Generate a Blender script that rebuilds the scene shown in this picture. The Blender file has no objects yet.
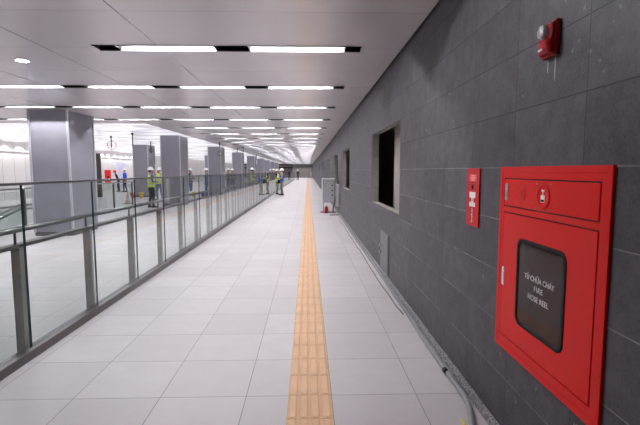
import bpy, bmesh, math, random
from mathutils import Vector, Matrix

random.seed(7)
S = bpy.context.scene
COL = S.collection
PI = math.pi

# ---------------------------------------------------------------- camera
cam = bpy.data.cameras.new('camera')
cam.sensor_width = 36.0
cam.lens = 442.8 / 640.0 * 36.0
cam.clip_start, cam.clip_end = 0.05, 400
co = bpy.data.objects.new('camera', cam)
COL.objects.link(co)
co.location = (0, 0, 1.58)
co.rotation_euler = (math.radians(90 - 5.4), math.radians(0.06), math.radians(-1.58))
S.camera = co

# ---------------------------------------------------------------- world, exposure
w = bpy.data.worlds.new('world')
S.world = w
w.use_nodes = True
w.node_tree.nodes['Background'].inputs[0].default_value = (0.8, 0.85, 1.0, 1)
w.node_tree.nodes['Background'].inputs[1].default_value = 0.0
S.view_settings.view_transform = 'Standard'
S.view_settings.look = 'None'
S.view_settings.gamma = 1
S.view_settings.use_curve_mapping = False
S.view_settings.exposure = 0.65
TUBE = 220.0            # corridor lamp tubes
HALL = 0.58            # glow added to the hall ceiling, no lamp
WASH = 36.0            # wall washers, watts
TUBE_COLOUR = (0.95, 0.96, 1.0)

# ---------------------------------------------------------------- materials
def srgb(r, g, b):
    f = lambda c: (c / 255 / 12.92) if c / 255 <= 0.04045 else ((c / 255 + 0.055) / 1.055) ** 2.4
    return (f(r), f(g), f(b), 1)

def new_mat(name):
    m = bpy.data.materials.new(name)
    m.use_nodes = True
    nt = m.node_tree
    return m, nt, nt.nodes['Principled BSDF']

def node(nt, t, **kw):
    n = nt.nodes.new(t)
    for k, v in kw.items():
        setattr(n, k, v)
    return n

def mth(nt, op, a, b=None, c=None):
    n = node(nt, 'ShaderNodeMath', operation=op)
    for i, v in enumerate((a, b, c)):
        if v is None: continue
        if isinstance(v, (int, float)): n.inputs[i].default_value = v
        else: nt.links.new(v, n.inputs[i])
    return n.outputs[0]

def mixc(nt, fac, a, b, blend='MIX'):
    n = node(nt, 'ShaderNodeMix', data_type='RGBA', blend_type=blend)
    for i, v in ((0, fac), (6, a), (7, b)):
        if isinstance(v, (int, float)): n.inputs[i].default_value = v
        elif isinstance(v, tuple): n.inputs[i].default_value = v
        else: nt.links.new(v, n.inputs[i])
    return n.outputs[2]

def noise(nt, scale, detail=4, rough=0.55, vec=None):
    n = node(nt, 'ShaderNodeTexNoise')
    n.inputs['Scale'].default_value = scale
    n.inputs['Detail'].default_value = detail
    n.inputs['Roughness'].default_value = rough
    if vec is not None: nt.links.new(vec, n.inputs['Vector'])
    return n.outputs['Fac']

def ramp(nt, fac, lo, hi):
    n = node(nt, 'ShaderNodeMapRange')
    n.inputs['From Min'].default_value = lo
    n.inputs['From Max'].default_value = hi
    nt.links.new(fac, n.inputs['Value'])
    return n.outputs[0]

def mat(name, rgb, rough=0.5, metal=0.0, var=0.08, scale=8.0, bump=0.0, coat=0.0, spec=0.5):
    m, nt, b = new_mat(name)
    c = srgb(*rgb)
    tc = node(nt, 'ShaderNodeTexCoord')
    nf = noise(nt, scale, vec=tc.outputs['Object'])
    d = tuple(x * (1 - var * 2) for x in c[:3]) + (1,)
    u = tuple(min(1, x * (1 + var)) for x in c[:3]) + (1,)
    nt.links.new(mixc(nt, ramp(nt, nf, 0.3, 0.7), d, u), b.inputs['Base Color'])
    b.inputs['Roughness'].default_value = rough
    b.inputs['Metallic'].default_value = metal
    b.inputs['Specular IOR Level'].default_value = spec
    if coat:
        b.inputs['Coat Weight'].default_value = coat
        b.inputs['Coat Roughness'].default_value = 0.12
    if bump:
        bn = node(nt, 'ShaderNodeBump')
        bn.inputs['Strength'].default_value = bump
        bn.inputs['Distance'].default_value = 0.01
        nt.links.new(noise(nt, scale * 6, vec=tc.outputs['Object']), bn.inputs['Height'])
        nt.links.new(bn.outputs[0], b.inputs['Normal'])
    return m

def emit(name, rgb, strength):
    m, nt, b = new_mat(name)
    b.inputs['Base Color'].default_value = (0.9, 0.9, 0.9, 1)
    b.inputs['Emission Color'].default_value = tuple(rgb) + (1,)
    b.inputs['Emission Strength'].default_value = strength
    return m

def line_mask(nt, coord, off, period, halfw):
    """1 on the joint, 0 elsewhere"""
    t = mth(nt, 'SUBTRACT', coord, off - period / 2)
    t = mth(nt, 'FLOORED_MODULO', t, period)
    t = mth(nt, 'ABSOLUTE', mth(nt, 'SUBTRACT', t, period / 2))
    return mth(nt, 'LESS_THAN', t, halfw)

def cell(nt, coord, off, period):
    return mth(nt, 'FLOOR', mth(nt, 'DIVIDE', mth(nt, 'SUBTRACT', coord, off), period))

def position(nt):
    g = node(nt, 'ShaderNodeNewGeometry')
    s = node(nt, 'ShaderNodeSeparateXYZ')
    nt.links.new(g.outputs['Position'], s.inputs[0])
    return g.outputs['Position'], s.outputs[0], s.outputs[1], s.outputs[2]

def cellrand(nt, a, b):
    cmb = node(nt, 'ShaderNodeCombineXYZ')
    nt.links.new(a, cmb.inputs[0]); nt.links.new(b, cmb.inputs[1])
    wn = node(nt, 'ShaderNodeTexWhiteNoise')
    nt.links.new(cmb.outputs[0], wn.inputs['Vector'])
    return wn.outputs['Value']

def floor_material():
    m, nt, b = new_mat('floor_tile')
    P, X, Y, Z = position(nt)
    jx = line_mask(nt, X, 0.162, 0.6, 0.0026)
    jy = line_mask(nt, Y, 2.992, 0.6, 0.0028)
    j = mth(nt, 'MAXIMUM', jx, jy)
    rnd = cellrand(nt, cell(nt, X, 0.162, 0.6), cell(nt, Y, 2.992, 0.6))
    base = mixc(nt, rnd, srgb(180, 173, 175), srgb(192, 186, 187))
    n1 = noise(nt, 5, 6, 0.6, P)
    base = mixc(nt, mth(nt, 'MULTIPLY', ramp(nt, n1, 0.35, 0.7), 0.35), base, srgb(170, 163, 165))
    n2 = noise(nt, 55, 2, 0.5, P)
    base = mixc(nt, mth(nt, 'MULTIPLY', n2, 0.2), base, srgb(162, 156, 158))
    nt.links.new(mixc(nt, j, base, srgb(114, 106, 106)), b.inputs['Base Color'])
    b.inputs['Roughness'].default_value = 0.38
    b.inputs['Specular IOR Level'].default_value = 0.4
    return m

def slate_material():
    m, nt, b = new_mat('slate_wall_tile')
    P, X, Y, Z = position(nt)
    jz = line_mask(nt, Z, 0.36, 0.309, 0.0028)
    jy = line_mask(nt, Y, 1.83, 0.625, 0.003)
    rnd = cellrand(nt, cell(nt, Y, 1.83, 0.625), cell(nt, Z, 0.36, 0.309))
    base = mixc(nt, rnd, srgb(71, 68, 73), srgb(85, 82, 87))
    n1 = noise(nt, 9, 8, 0.68, P)
    base = mixc(nt, ramp(nt, n1, 0.3, 0.72), mixc(nt, 1.0, base, (0.52, 0.52, 0.53, 1), 'MULTIPLY'), mixc(nt, 1.0, base, (1.30, 1.28, 1.28, 1), 'MULTIPLY'))
    n2 = noise(nt, 60, 5, 0.7, P)
    base = mixc(nt, mth(nt, 'MULTIPLY', ramp(nt, n2, 0.35, 0.75), 0.4), base, srgb(112, 108, 113))
    # thin scratches of mortar left on the tiles
    n3 = noise(nt, 14, 3, 0.6, P)
    n4 = noise(nt, 2.2, 2, 0.5, P)
    sp = mth(nt, 'MULTIPLY', mth(nt, 'GREATER_THAN', n3, 0.69), mth(nt, 'GREATER_THAN', n4, 0.53))
    base = mixc(nt, mth(nt, 'MULTIPLY', sp, 0.3), base, srgb(160, 158, 162))
    # joints: dark above, pale grout below
    low = mth(nt, 'LESS_THAN', Z, 1.7)
    gj = mixc(nt, low, srgb(46, 43, 47), srgb(140, 137, 141))
    pale = ramp(nt, noise(nt, 3, 3, 0.6, P), 0.3, 0.62)
    jf = mth(nt, 'MULTIPLY', jz, mth(nt, 'MAXIMUM', mth(nt, 'SUBTRACT', 1.0, low), pale))
    base = mixc(nt, jf, base, gj)
    base = mixc(nt, mth(nt, 'MULTIPLY', jy, 0.85), base, srgb(50, 47, 51))
    nt.links.new(base, b.inputs['Base Color'])
    b.inputs['Roughness'].default_value = 0.55
    b.inputs['Specular IOR Level'].default_value = 0.3
    bn = node(nt, 'ShaderNodeBump')
    bn.inputs['Strength'].default_value = 0.25
    bn.inputs['Distance'].default_value = 0.004
    nt.links.new(mth(nt, 'SUBTRACT', n1, mth(nt, 'MULTIPLY', mth(nt, 'MAXIMUM', jz, jy), 0.6)), bn.inputs['Height'])
    nt.links.new(bn.outputs[0], b.inputs['Normal'])
    return m

def ceiling_material():
    m, nt, b = new_mat('satin_ceiling_panel')
    P, X, Y, Z = position(nt)
    jx = mth(nt, 'MULTIPLY', line_mask(nt, X, -1.73, 1.35, 0.005), mth(nt, 'LESS_THAN', X, -1.5))
    jy = line_mask(nt, Y, 5.42, 1.22, 0.003)
    rnd = cellrand(nt, cell(nt, X, -1.73, 1.35), cell(nt, Y, 5.40, 1.22))
    base = mixc(nt, rnd, srgb(212, 207, 208), srgb(218, 213, 214))
    base = mixc(nt, mth(nt, 'MULTIPLY', jy, 0.5), base, srgb(90, 86, 88))
    base = mixc(nt, jx, base, srgb(50, 48, 50))
    nt.links.new(base, b.inputs['Base Color'])
    b.inputs['Roughness'].default_value = 0.24
    b.inputs['Metallic'].default_value = 0.25
    b.inputs['Specular IOR Level'].default_value = 0.6
    return m

def panel_wall_material(name, rgb, ycoord, off, period, rough=0.25, jrgb=(150, 150, 155)):
    m, nt, b = new_mat(name)
    P, X, Y, Z = position(nt)
    c = Y if ycoord else X
    j = line_mask(nt, c, off, period, 0.012)
    rnd = cellrand(nt, cell(nt, c, off, period), cell(nt, Z, 0, 9))
    base = mixc(nt, rnd, srgb(*rgb), srgb(*[min(255, int(v * 1.04)) for v in rgb]))
    nt.links.new(mixc(nt, j, base, srgb(*jrgb)), b.inputs['Base Color'])
    b.inputs['Roughness'].default_value = rough
    return m

def wavy_material():
    """polished rippled sheet with a glossy skin; its glow is added"""
    m, nt, b = new_mat('rippled_sheet_added_glow')
    P, X, Y, Z = position(nt)
    n = noise(nt, 0.9, 3, 0.5, P)
    nt.links.new(mixc(nt, n, srgb(226, 226, 232), srgb(240, 240, 246)), b.inputs['Base Color'])
    b.inputs['Roughness'].default_value = 0.35
    b.inputs['Coat Weight'].default_value = 1.0
    b.inputs['Coat Roughness'].default_value = 0.06
    b.inputs['Coat IOR'].default_value = 1.6
    b.inputs['Emission Color'].default_value = TUBE_COLOUR + (1,)
    b.inputs['Emission Strength'].default_value = HALL  # added glow in place of hall lamps and their reflections
    return m

def glass_material(name, tint, facing=0.04):
    m = bpy.data.materials.new(name)
    m.use_nodes = True
    nt = m.node_tree
    nt.nodes.clear()
    out = node(nt, 'ShaderNodeOutputMaterial')
    tr = node(nt, 'ShaderNodeBsdfTransparent')
    P, X, Y, Z = position(nt)
    nf = noise(nt, 3, 2, 0.5, P)
    nt.links.new(mixc(nt, nf, tint, tuple(c * 1.02 for c in tint[:3]) + (1,)), tr.inputs[0])
    gl = node(nt, 'ShaderNodeBsdfGlossy')
    gl.inputs['Roughness'].default_value = 0.02
    fr = node(nt, 'ShaderNodeFresnel')
    fr.inputs[0].default_value = 1.45
    # the same reflectance from either side of each pane face
    ge = node(nt, 'ShaderNodeNewGeometry')
    ior = mth(nt, 'ADD', 1.33, mth(nt, 'MULTIPLY', ge.outputs['Backfacing'], 1 / 1.33 - 1.33))
    nt.links.new(ior, fr.inputs[0])
    mx = node(nt, 'ShaderNodeMixShader')
    nt.links.new(fr.outputs[0], mx.inputs[0])
    nt.links.new(tr.outputs[0], mx.inputs[1])
    nt.links.new(gl.outputs[0], mx.inputs[2])
    nt.links.new(mx.outputs[0], out.inputs[0])
    return m

M = {}
M['floor'] = floor_material()
M['slate'] = slate_material()
M['ceiling'] = ceiling_material()
M['wavy'] = wavy_material()
M['concrete'] = mat('rough_concrete', (150, 143, 138), 0.85, var=0.10, scale=12, bump=0.3)
M['room'] = mat('unfinished_room_plaster', (176, 166, 160), 0.9, var=0.12, scale=2)
M['mortar'] = mat('speckled_mortar', (150, 147, 150), 0.9, var=0.4, scale=60, bump=0.8)
M['white_panel'] = panel_wall_material('white_wall_panel', (214, 210, 208), True, 23.8, 0.95)
M['end_panel'] = panel_wall_material('grey_end_panel', (128, 122, 120), False, -1.2, 1.45, 0.5, (92, 88, 87))
M['column'] = mat('brushed_grey_column_cladding', (144, 141, 150), 0.42, 0.3, var=0.03, scale=3)
M['column_trim'] = mat('pale_corner_strip', (200, 198, 204), 0.3, 0.4, var=0.03)
M['dark_brown'] = mat('dark_brown_paint', (58, 50, 50), 0.6)
M['black'] = mat('matte_black', (9, 8, 9), 0.7, spec=0.2)
M['housing'] = mat('grey_reflector', (52, 52, 55), 0.5, var=0.02)
M['flange'] = mat('grey_lamp_flange', (120, 120, 126), 0.5, var=0.02)
M['tube'] = emit('lit_tube', TUBE_COLOUR, TUBE)
M['board'] = mat('pale_added_board', (158, 150, 145), 0.8, var=0.05)
M['added_bulb'] = emit('lit_added_bulb', (1.0, 0.95, 0.9), 140)
M['downlight'] = emit('lit_downlight', TUBE_COLOUR, 30)
M['steel'] = mat('brushed_stainless_steel', (150, 148, 148), 0.33, 0.85, var=0.06, scale=20)
M['steel_dark'] = mat('dark_stainless_steel', (112, 106, 106), 0.4, 0.8, var=0.1, scale=10)
M['post'] = mat('satin_post_steel', (152, 149, 144), 0.42, 0.6, var=0.06, scale=10)
M['glass'] = glass_material('clear_balustrade_glass', (0.905, 0.935, 0.928, 1))
M['glass_edge'] = mat('green_glass_edge', (48, 72, 78), 0.15, var=0.1)
M['tactile'] = mat('orange_tactile_tile', (203, 160, 124), 0.6, var=0.06, scale=3)
M['tactile_bar'] = mat('orange_tactile_bar', (210, 168, 130), 0.55, var=0.06, scale=5)
M['red'] = mat('glossy_red_paint', (222, 14, 12), 0.42, var=0.01, scale=4, spec=0.22)
M['red_dark'] = mat('dark_red_plastic', (170, 10, 18), 0.35, var=0.03, spec=0.3)
M['red_sign'] = mat('red_sign_plate', (196, 22, 26), 0.45, var=0.02, spec=0.25)
M['pink'] = mat('bright_red_sticker', (232, 52, 60), 0.4, var=0.02)
M['tint_glass'] = mat('dark_tinted_pane', (54, 32, 32), 0.06, var=0.04, spec=0.16)
M['rubber'] = mat('black_rubber', (14, 13, 15), 0.6, var=0.05, spec=0.2)
M['chrome'] = mat('chrome', (214, 212, 214), 0.2, 0.9, var=0.02)
M['white'] = mat('white_lettering', (232, 228, 228), 0.6, var=0.02)
M['chalk'] = mat('white_chalk', (165, 163, 166), 0.9, var=0.1, scale=60)
M['grey_box'] = mat('light_grey_enamel', (160, 158, 164), 0.4, var=0.03)
M['pale_box'] = mat('pale_grey_enamel', (222, 221, 222), 0.4, var=0.03)
M['panel_grey'] = mat('grey_access_panel', (106, 104, 108), 0.45, var=0.03)
M['conduit'] = mat('grey_plastic_conduit', (132, 130, 133), 0.5, var=0.06)
M['cable'] = mat('dark_cable', (36, 34, 38), 0.6)
M['yellow'] = mat('yellow_plastic', (236, 204, 40), 0.5, var=0.04)
M['orange'] = mat('orange_plastic', (238, 116, 70), 0.5, var=0.04)
M['blue_plastic'] = mat('blue_plastic', (58, 66, 150), 0.5)
M['sack'] = mat('white_woven_sack', (226, 224, 222), 0.8, var=0.08, scale=20, bump=0.4)
M['wood'] = mat('brown_timber', (120, 92, 76), 0.7, var=0.15, scale=10)
M['lens'] = mat('clear_flasher_lens', (205, 205, 212), 0.12, var=0.15, scale=60, coat=0.5)
M['skin'] = mat('skin', (186, 134, 108), 0.55, var=0.04)
M['hair'] = mat('black_hair', (26, 22, 22), 0.6)
M['eye'] = mat('eye', (28, 22, 20), 0.3)
M['lips'] = mat('lips', (140, 78, 70), 0.5)
M['helmet'] = mat('white_hard_hat', (238, 237, 236), 0.3, var=0.02)
M['helmet_red'] = mat('red_hard_hat', (206, 36, 38), 0.3, var=0.02)
M['hivis'] = mat('yellow_hi_vis_cloth', (214, 232, 40), 0.7, var=0.05)
M['silver'] = mat('silver_reflective_tape', (196, 198, 200), 0.4, var=0.05)
M['blue_vest'] = mat('blue_vest_cloth', (30, 92, 190), 0.7, var=0.08)
M['blue_shirt'] = mat('grey_blue_shirt', (92, 112, 150), 0.8, var=0.08)
M['teal_shirt'] = mat('teal_blue_shirt', (40, 92, 128), 0.8, var=0.08)
M['tan_shirt'] = mat('tan_shirt', (170, 148, 96), 0.8, var=0.08)
M['dark_cloth'] = mat('dark_cloth', (44, 44, 52), 0.85, var=0.1)
M['grey_cloth'] = mat('grey_cloth', (112, 112, 118), 0.85, var=0.1)
M['khaki'] = mat('khaki_green_trousers', (112, 118, 98), 0.85, var=0.08)
M['jeans'] = mat('blue_jeans', (84, 100, 134), 0.85, var=0.08)
M['shoe'] = mat('dark_shoe', (40, 36, 38), 0.6)
M['lavender'] = mat('lavender_door_panel', (206, 200, 226), 0.4, var=0.03)

# ---------------------------------------------------------------- geometry helpers
def B(): return bmesh.new()

def quad_mat(bm, n0, mi):
    bm.faces.ensure_lookup_table()
    for f in bm.faces[n0:]: f.material_index = mi

def box(bm, x0, x1, y0, y1, z0, z1, mi=0, bev=0.0, seg=2):
    n0 = len(bm.faces)
    vs = [bm.verts.new((x, y, z)) for z in (z0, z1) for y in (y0, y1) for x in (x0, x1)]
    fs = []
    for idx in ((0, 2, 3, 1), (4, 5, 7, 6), (0, 1, 5, 4), (2, 6, 7, 3), (0, 4, 6, 2), (1, 3, 7, 5)):
        f = bm.faces.new([vs[i] for i in idx]); f.material_index = mi; fs.append(f)
    if bev:
        es = list({e for f in fs for e in f.edges})
        r = bmesh.ops.bevel(bm, geom=es, offset=bev, segments=seg, affect='EDGES', profile=0.5)
        for f in r['faces']: f.material_index = mi
    return fs

def frame_of(d):
    d = d.normalized()
    a = Vector((0, 0, 1)) if abs(d.z) < 0.9 else Vector((1, 0, 0))
    s = d.cross(a).normalized()
    return s, s.cross(d).normalized()

def tube(bm, pts, r, seg=10, mi=0, cap=True, closed=False):
    pts = [Vector(p) for p in pts]
    n = len(pts)
    rs = r if isinstance(r, (list, tuple)) else [r] * n
    rings = []
    s_prev = None
    for i, p in enumerate(pts):
        if closed: d = pts[(i + 1) % n] - pts[i - 1]
        else: d = pts[min(i + 1, n - 1)] - pts[max(i - 1, 0)]
        d.normalize()
        if s_prev is None: s, u = frame_of(d)
        else:
            s = (s_prev - d * s_prev.dot(d)).normalized(); u = s.cross(d)
        s_prev = s
        rings.append([bm.verts.new(p + (s * math.cos(2 * PI * k / seg) + u * math.sin(2 * PI * k / seg)) * rs[i]) for k in range(seg)])
    m = n if closed else n - 1
    for i in range(m):
        a, b = rings[i], rings[(i + 1) % n]
        for k in range(seg):
            f = bm.faces.new((a[k], a[(k + 1) % seg], b[(k + 1) % seg], b[k])); f.material_index = mi; f.smooth = True
    if cap and not closed:
        for rg, rev in ((rings[0], False), (rings[-1], True)):
            f = bm.faces.new(rg[::-1] if not rev else rg); f.material_index = mi

def lathe(bm, prof, seg=24, mi=0, M4=None, capb=True, capt=True):
    """prof: [(r, z)]; M4 places it"""
    M4 = M4 or Matrix.Identity(4)
    rings = [[bm.verts.new(M4 @ Vector((r * math.cos(2 * PI * k / seg), r * math.sin(2 * PI * k / seg), z))) for k in range(seg)] for r, z in prof]
    for a, b in zip(rings, rings[1:]):
        for k in range(seg):
            f = bm.faces.new((a[k], a[(k + 1) % seg], b[(k + 1) % seg], b[k])); f.material_index = mi; f.smooth = True
    if capb: f = bm.faces.new(rings[0][::-1]); f.material_index = mi
    if capt: f = bm.faces.new(rings[-1]); f.material_index = mi

def loft(bm, rings, mi=0, cap=True, mats=None, smooth=True):
    vr = [[bm.verts.new(p) for p in r] for r in rings]
    n = len(vr[0])
    for i, (a, b) in enumerate(zip(vr, vr[1:])):
        for k in range(n):
            f = bm.faces.new((a[k], a[(k + 1) % n], b[(k + 1) % n], b[k])); f.smooth = smooth
            f.material_index = mats[i] if mats else mi
    if cap:
        f = bm.faces.new(vr[0][::-1]); f.material_index = mats[0] if mats else mi
        f = bm.faces.new(vr[-1]); f.material_index = mats[-1] if mats else mi

def ellipsoid(bm, c, r, seg=14, rings=8, mi=0, lo=-PI / 2, hi=PI / 2):
    prof = []
    for i in range(rings + 1):
        a = lo + (hi - lo) * i / rings
        prof.append((max(math.cos(a), 1e-3), math.sin(a)))
    T = Matrix.Translation(Vector(c)) @ Matrix.Diagonal(Vector((r[0], r[1], r[2], 1)))
    lathe(bm, prof, seg, mi, T)

def prism(bm, poly, axis, a0, a1, mi=0):
    """poly of 2D points extruded along axis ('X': poly is (y,z); 'Y': poly is (x,z); 'Z': poly is (x,y))"""
    def P(p, a):
        return {'X': (a, p[0], p[1]), 'Y': (p[0], a, p[1]), 'Z': (p[0], p[1], a)}[axis]
    lo = [bm.verts.new(P(p, a0)) for p in poly]; hi = [bm.verts.new(P(p, a1)) for p in poly]
    n = len(poly)
    f = bm.faces.new(lo); f.material_index = mi
    f = bm.faces.new(hi[::-1]); f.material_index = mi
    for k in range(n):
        f = bm.faces.new((lo[k], hi[k], hi[(k + 1) % n], lo[(k + 1) % n])); f.material_index = mi

def rounded_rect(y0, y1, z0, z1, r, n=6):
    out = []
    for cy, cz, a0 in ((y1 - r, z1 - r, 0), (y0 + r, z1 - r, PI / 2), (y0 + r, z0 + r, PI), (y1 - r, z0 + r, 3 * PI / 2)):
        for k in range(n + 1):
            a = a0 + PI / 2 * k / n
            out.append((cy + r * math.cos(a), cz + r * math.sin(a)))
    return out

def obj(name, bm, mats, parent=None, label=None, fix=True):
    if fix: bmesh.ops.recalc_face_normals(bm, faces=bm.faces[:])
    me = bpy.data.meshes.new(name)
    bm.to_mesh(me); bm.free()
    for m in (mats if isinstance(mats, (list, tuple)) else [mats]): me.materials.append(m)
    o = bpy.data.objects.new(name, me)
    COL.objects.link(o)
    if parent is not None: o.parent = parent
    if label: o['label'] = label
    return o

def tag(o, label, cat, group=None, kind=None):
    o['label'] = label; o['category'] = cat
    if group: o['group'] = group
    if kind: o['kind'] = kind
    return o

def thing(name, label, cat, loc=(0, 0, 0), rotz=0, group=None):
    o = bpy.data.objects.new(name, None)
    o.empty_display_size = 0.1
    COL.objects.link(o)
    o.location = loc; o.rotation_euler = (0, 0, rotz)
    return tag(o, label, cat, group)

def struct(name, bm, mats, parent=None):
    o = obj(name, bm, mats, parent)
    o['kind'] = 'structure'
    return o

def dup(root, loc=None, label=None, rotz=None, group=None):
    r = root.copy(); COL.objects.link(r)
    if loc is not None: r.location = loc
    if rotz is not None: r.rotation_euler = (0, 0, rotz)
    if label: r['label'] = label
    if group: r['group'] = group
    for ch in list(root.children):
        c = ch.copy(); COL.objects.link(c); c.parent = r
        for g in list(ch.children):
            d = g.copy(); COL.objects.link(d); d.parent = c
    return r

# ---------------------------------------------------------------- the setting
XW, XL, Y0, Y1, ZC = 1.15, -16.0, -5.0, 100.0, 3.02
bm = B(); box(bm, XL - .3, 2.3, Y0, Y1 + 3, -0.2, 0)
struct('floor', bm, M['floor'])

OPEN = [(5.53, 7.9), (12.2, 14.6), (17.15, 19.45), (23.2, 25.6), (31.8, 34.2), (39.4, 41.8), (47, 49.4)]
ZS, ZT = 1.025, 2.215
bm = B()
def wall_piece(y0, y1, z0, z1):
    for f in box(bm, XW, XW + .115, y0, y1, z0, z1):
        f.normal_update()
        f.material_index = 0 if f.calc_center_median().x < XW + .001 else 1
ycur = Y0
for a, b in OPEN:
    wall_piece(ycur, a, 0, 3.2)
    wall_piece(a, b, 0, ZS); wall_piece(a, b, ZT, 3.2)
    ycur = b
wall_piece(ycur, Y1, 0, 3.2)
struct('wall_right', bm, [M['slate'], M['concrete']])

# rooms behind the openings
bm = B()
box(bm, 1.78, 1.9, 3.0, 55, 0, 3.2)
for yy in [3.0] + [a - .35 for a, b in OPEN[1:]] + [54.9]: box(bm, XW + .115, 1.78, yy, yy + .1, 0, 3.2)
box(bm, XW + .115, 1.9, 3.0, 55, 3.2, 3.3)
struct('wall_behind_openings', bm, M['room'])

bm = B(); box(bm, XL - .2, XL, Y0, Y1, 0, 3.3)
box(bm, XL, XL + .06, Y0, Y1, 2.62, 2.70)
struct('wall_left', bm, M['white_panel'])
bm = B(); box(bm, XL, XW + .14, Y0 - .2, Y0, 0, 3.3)
struct('wall_back', bm, M['end_panel'])
bm = B(); box(bm, -3.4, XW + .14, Y1, Y1 + .2, 0, 3.3)
box(bm, XL, -3.4, Y1 + 2.8, Y1 + 3, 0, 3.3)
struct('wall_end', bm, M['end_panel'])
bm = B()
for z in (2.05, 2.75): box(bm, XL, -3.4, Y1, Y1 + .25, z, z + .38)
struct('trim_2', bm, M['dark_brown'])

for yy, lab in ((6.0, 'small unseen lamp added to light the unfinished room behind the nearest wall opening'), (13.0, 'small unseen lamp added to light the unfinished room behind the second wall opening')):
    t = thing('added_room_lamp', lab, 'lamp', (1.55, yy, 3.2))  # unseen lamp added to brighten the room behind the opening
    bm = B(); lathe(bm, [(.05, -.03), (.06, -.02), (.06, 0)], 16); obj('lamp_base', bm, M['pale_box'], t)
    bm = B(); ellipsoid(bm, (0, 0, -.06), (.04, .04, .035), 14, 8); obj('bulb', bm, M['added_bulb'], t)

for dy, lab in ((0, 'pale curved board added to catch light just behind the nearest wall opening'), (6.7, 'pale curved board added to catch light just behind the second wall opening')):
    bm = B()
    out, inn = [], []
    for k in range(13):
        a = PI * (.0 + .5 * k / 12)
        out.append((1.74 - .28 * math.sin(a), 6.85 + dy + .62 * (1 - math.cos(a))))
        inn.append((1.755 - .28 * math.sin(a), 6.865 + dy + .62 * (1 - math.cos(a))))
    prism(bm, out[::-1] + inn, 'Z', 0, 2.6)
    tag(obj('added_curved_board', bm, M['board']), lab, 'board')  # board added and curved so it catches light as a pale strip

# mortar kerb at the foot of the slate wall
bm = B()
n = 220
ring = []
for i in range(n + 1):
    y = 1.0 + (60 - 1.0) * (i / n) ** 1.8
    dx = random.uniform(-.006, .006); dz = random.uniform(-.006, .006)
    ring.append([Vector((XW, y, 0)), Vector((1.118 + dx, y, 0)), Vector((1.122 + dx, y, .036 + dz)), Vector((1.132, y, .048 + dz)), Vector((XW, y, .052 + dz))])
loft(bm, ring, smooth=False)
struct('baseboard_right', bm, M['mortar'])

# flat ceiling with slots for the strip lights
SLOT_HW = 0.11
def slot_specs():
    out = []
    for k in range(-1, 39):
        y = 5.42 + 2.44 * k
        if k <= 0: tubes = [-.12, -1.66]; x0 = -2.48
        elif y < 13.5: tubes = [-.12, -1.66, -3.24, -4.78, -6.3, -7.85]; x0 = -8.75
        else: tubes = [-.12, -1.66, -3.24]; x0 = -4.20
        out.append((y, x0, .64, tubes))
    return out
SLOTS = slot_specs()
bm = B()
EDGE_X, EDGE_Y = -4.95, 13.9
def ceil_span(y0, y1):
    xl = XL if y1 <= EDGE_Y + .01 else EDGE_X
    return xl
ys = Y0
XR = XW - .025
def strip(y0, y1):
    if y0 < EDGE_Y < y1:
        box(bm, XL, XR, y0, EDGE_Y, ZC, ZC + .05); box(bm, EDGE_X, XR, EDGE_Y, y1, ZC, ZC + .05)
    else:
        box(bm, XL if y1 <= EDGE_Y else EDGE_X, XR, y0, y1, ZC, ZC + .05)
for y, x0, x1, tubes in SLOTS:
    strip(ys, y - SLOT_HW)
    xl = XL if y < EDGE_Y else EDGE_X
    box(bm, xl, x0, y - SLOT_HW, y + SLOT_HW, ZC, ZC + .05)
    box(bm, x1, XR, y - SLOT_HW, y + SLOT_HW, ZC, ZC + .05)
    ys = y + SLOT_HW
strip(ys, Y1)
# fascia at the edge towards the rippled ceiling
box(bm, EDGE_X, EDGE_X + .03, EDGE_Y, Y1, ZC + .05, ZC + .3)
box(bm, XL, EDGE_X, EDGE_Y - .03, EDGE_Y, ZC + .05, ZC + .3)
struct('ceiling', bm, M['ceiling'])
bm = B(); box(bm, XR, XW, Y0, Y1, ZC + .03, ZC + .05)  # black strip stands in for shade in the gap along the wall
box(bm, XL, XW, Y0, Y1 + 3, 3.34, 3.4)
struct('gap_shade_and_cover', bm, M['black'])

# rippled ceiling over the hall
bm = B()
NX, NY = 56, 620
grid = []
for j in range(NY + 1):
    y = EDGE_Y + (Y1 + 3 - EDGE_Y) * (j / NY)
    row = []
    for i in range(NX + 1):
        x = XL + (EDGE_X - XL) * i / NX
        z = 3.19 + .045 * math.sin(2 * PI * y / 2.3 + 1.5 * math.sin(x * .45 + .6) + .8 * math.sin(x * 1.1 + y * .23)) + .022 * math.sin(x * .9 + y * 1.3) + .012 * math.sin(2 * PI * y / .9 + 1.8 * math.sin(x * .8))
        row.append(bm.verts.new((x, y, z)))
    grid.append(row)
for j in range(NY):
    for i in range(NX):
        f = bm.faces.new((grid[j][i], grid[j + 1][i], grid[j + 1][i + 1], grid[j][i + 1])); f.smooth = True
o = struct('ceiling_hall', bm, M['wavy'])

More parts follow.
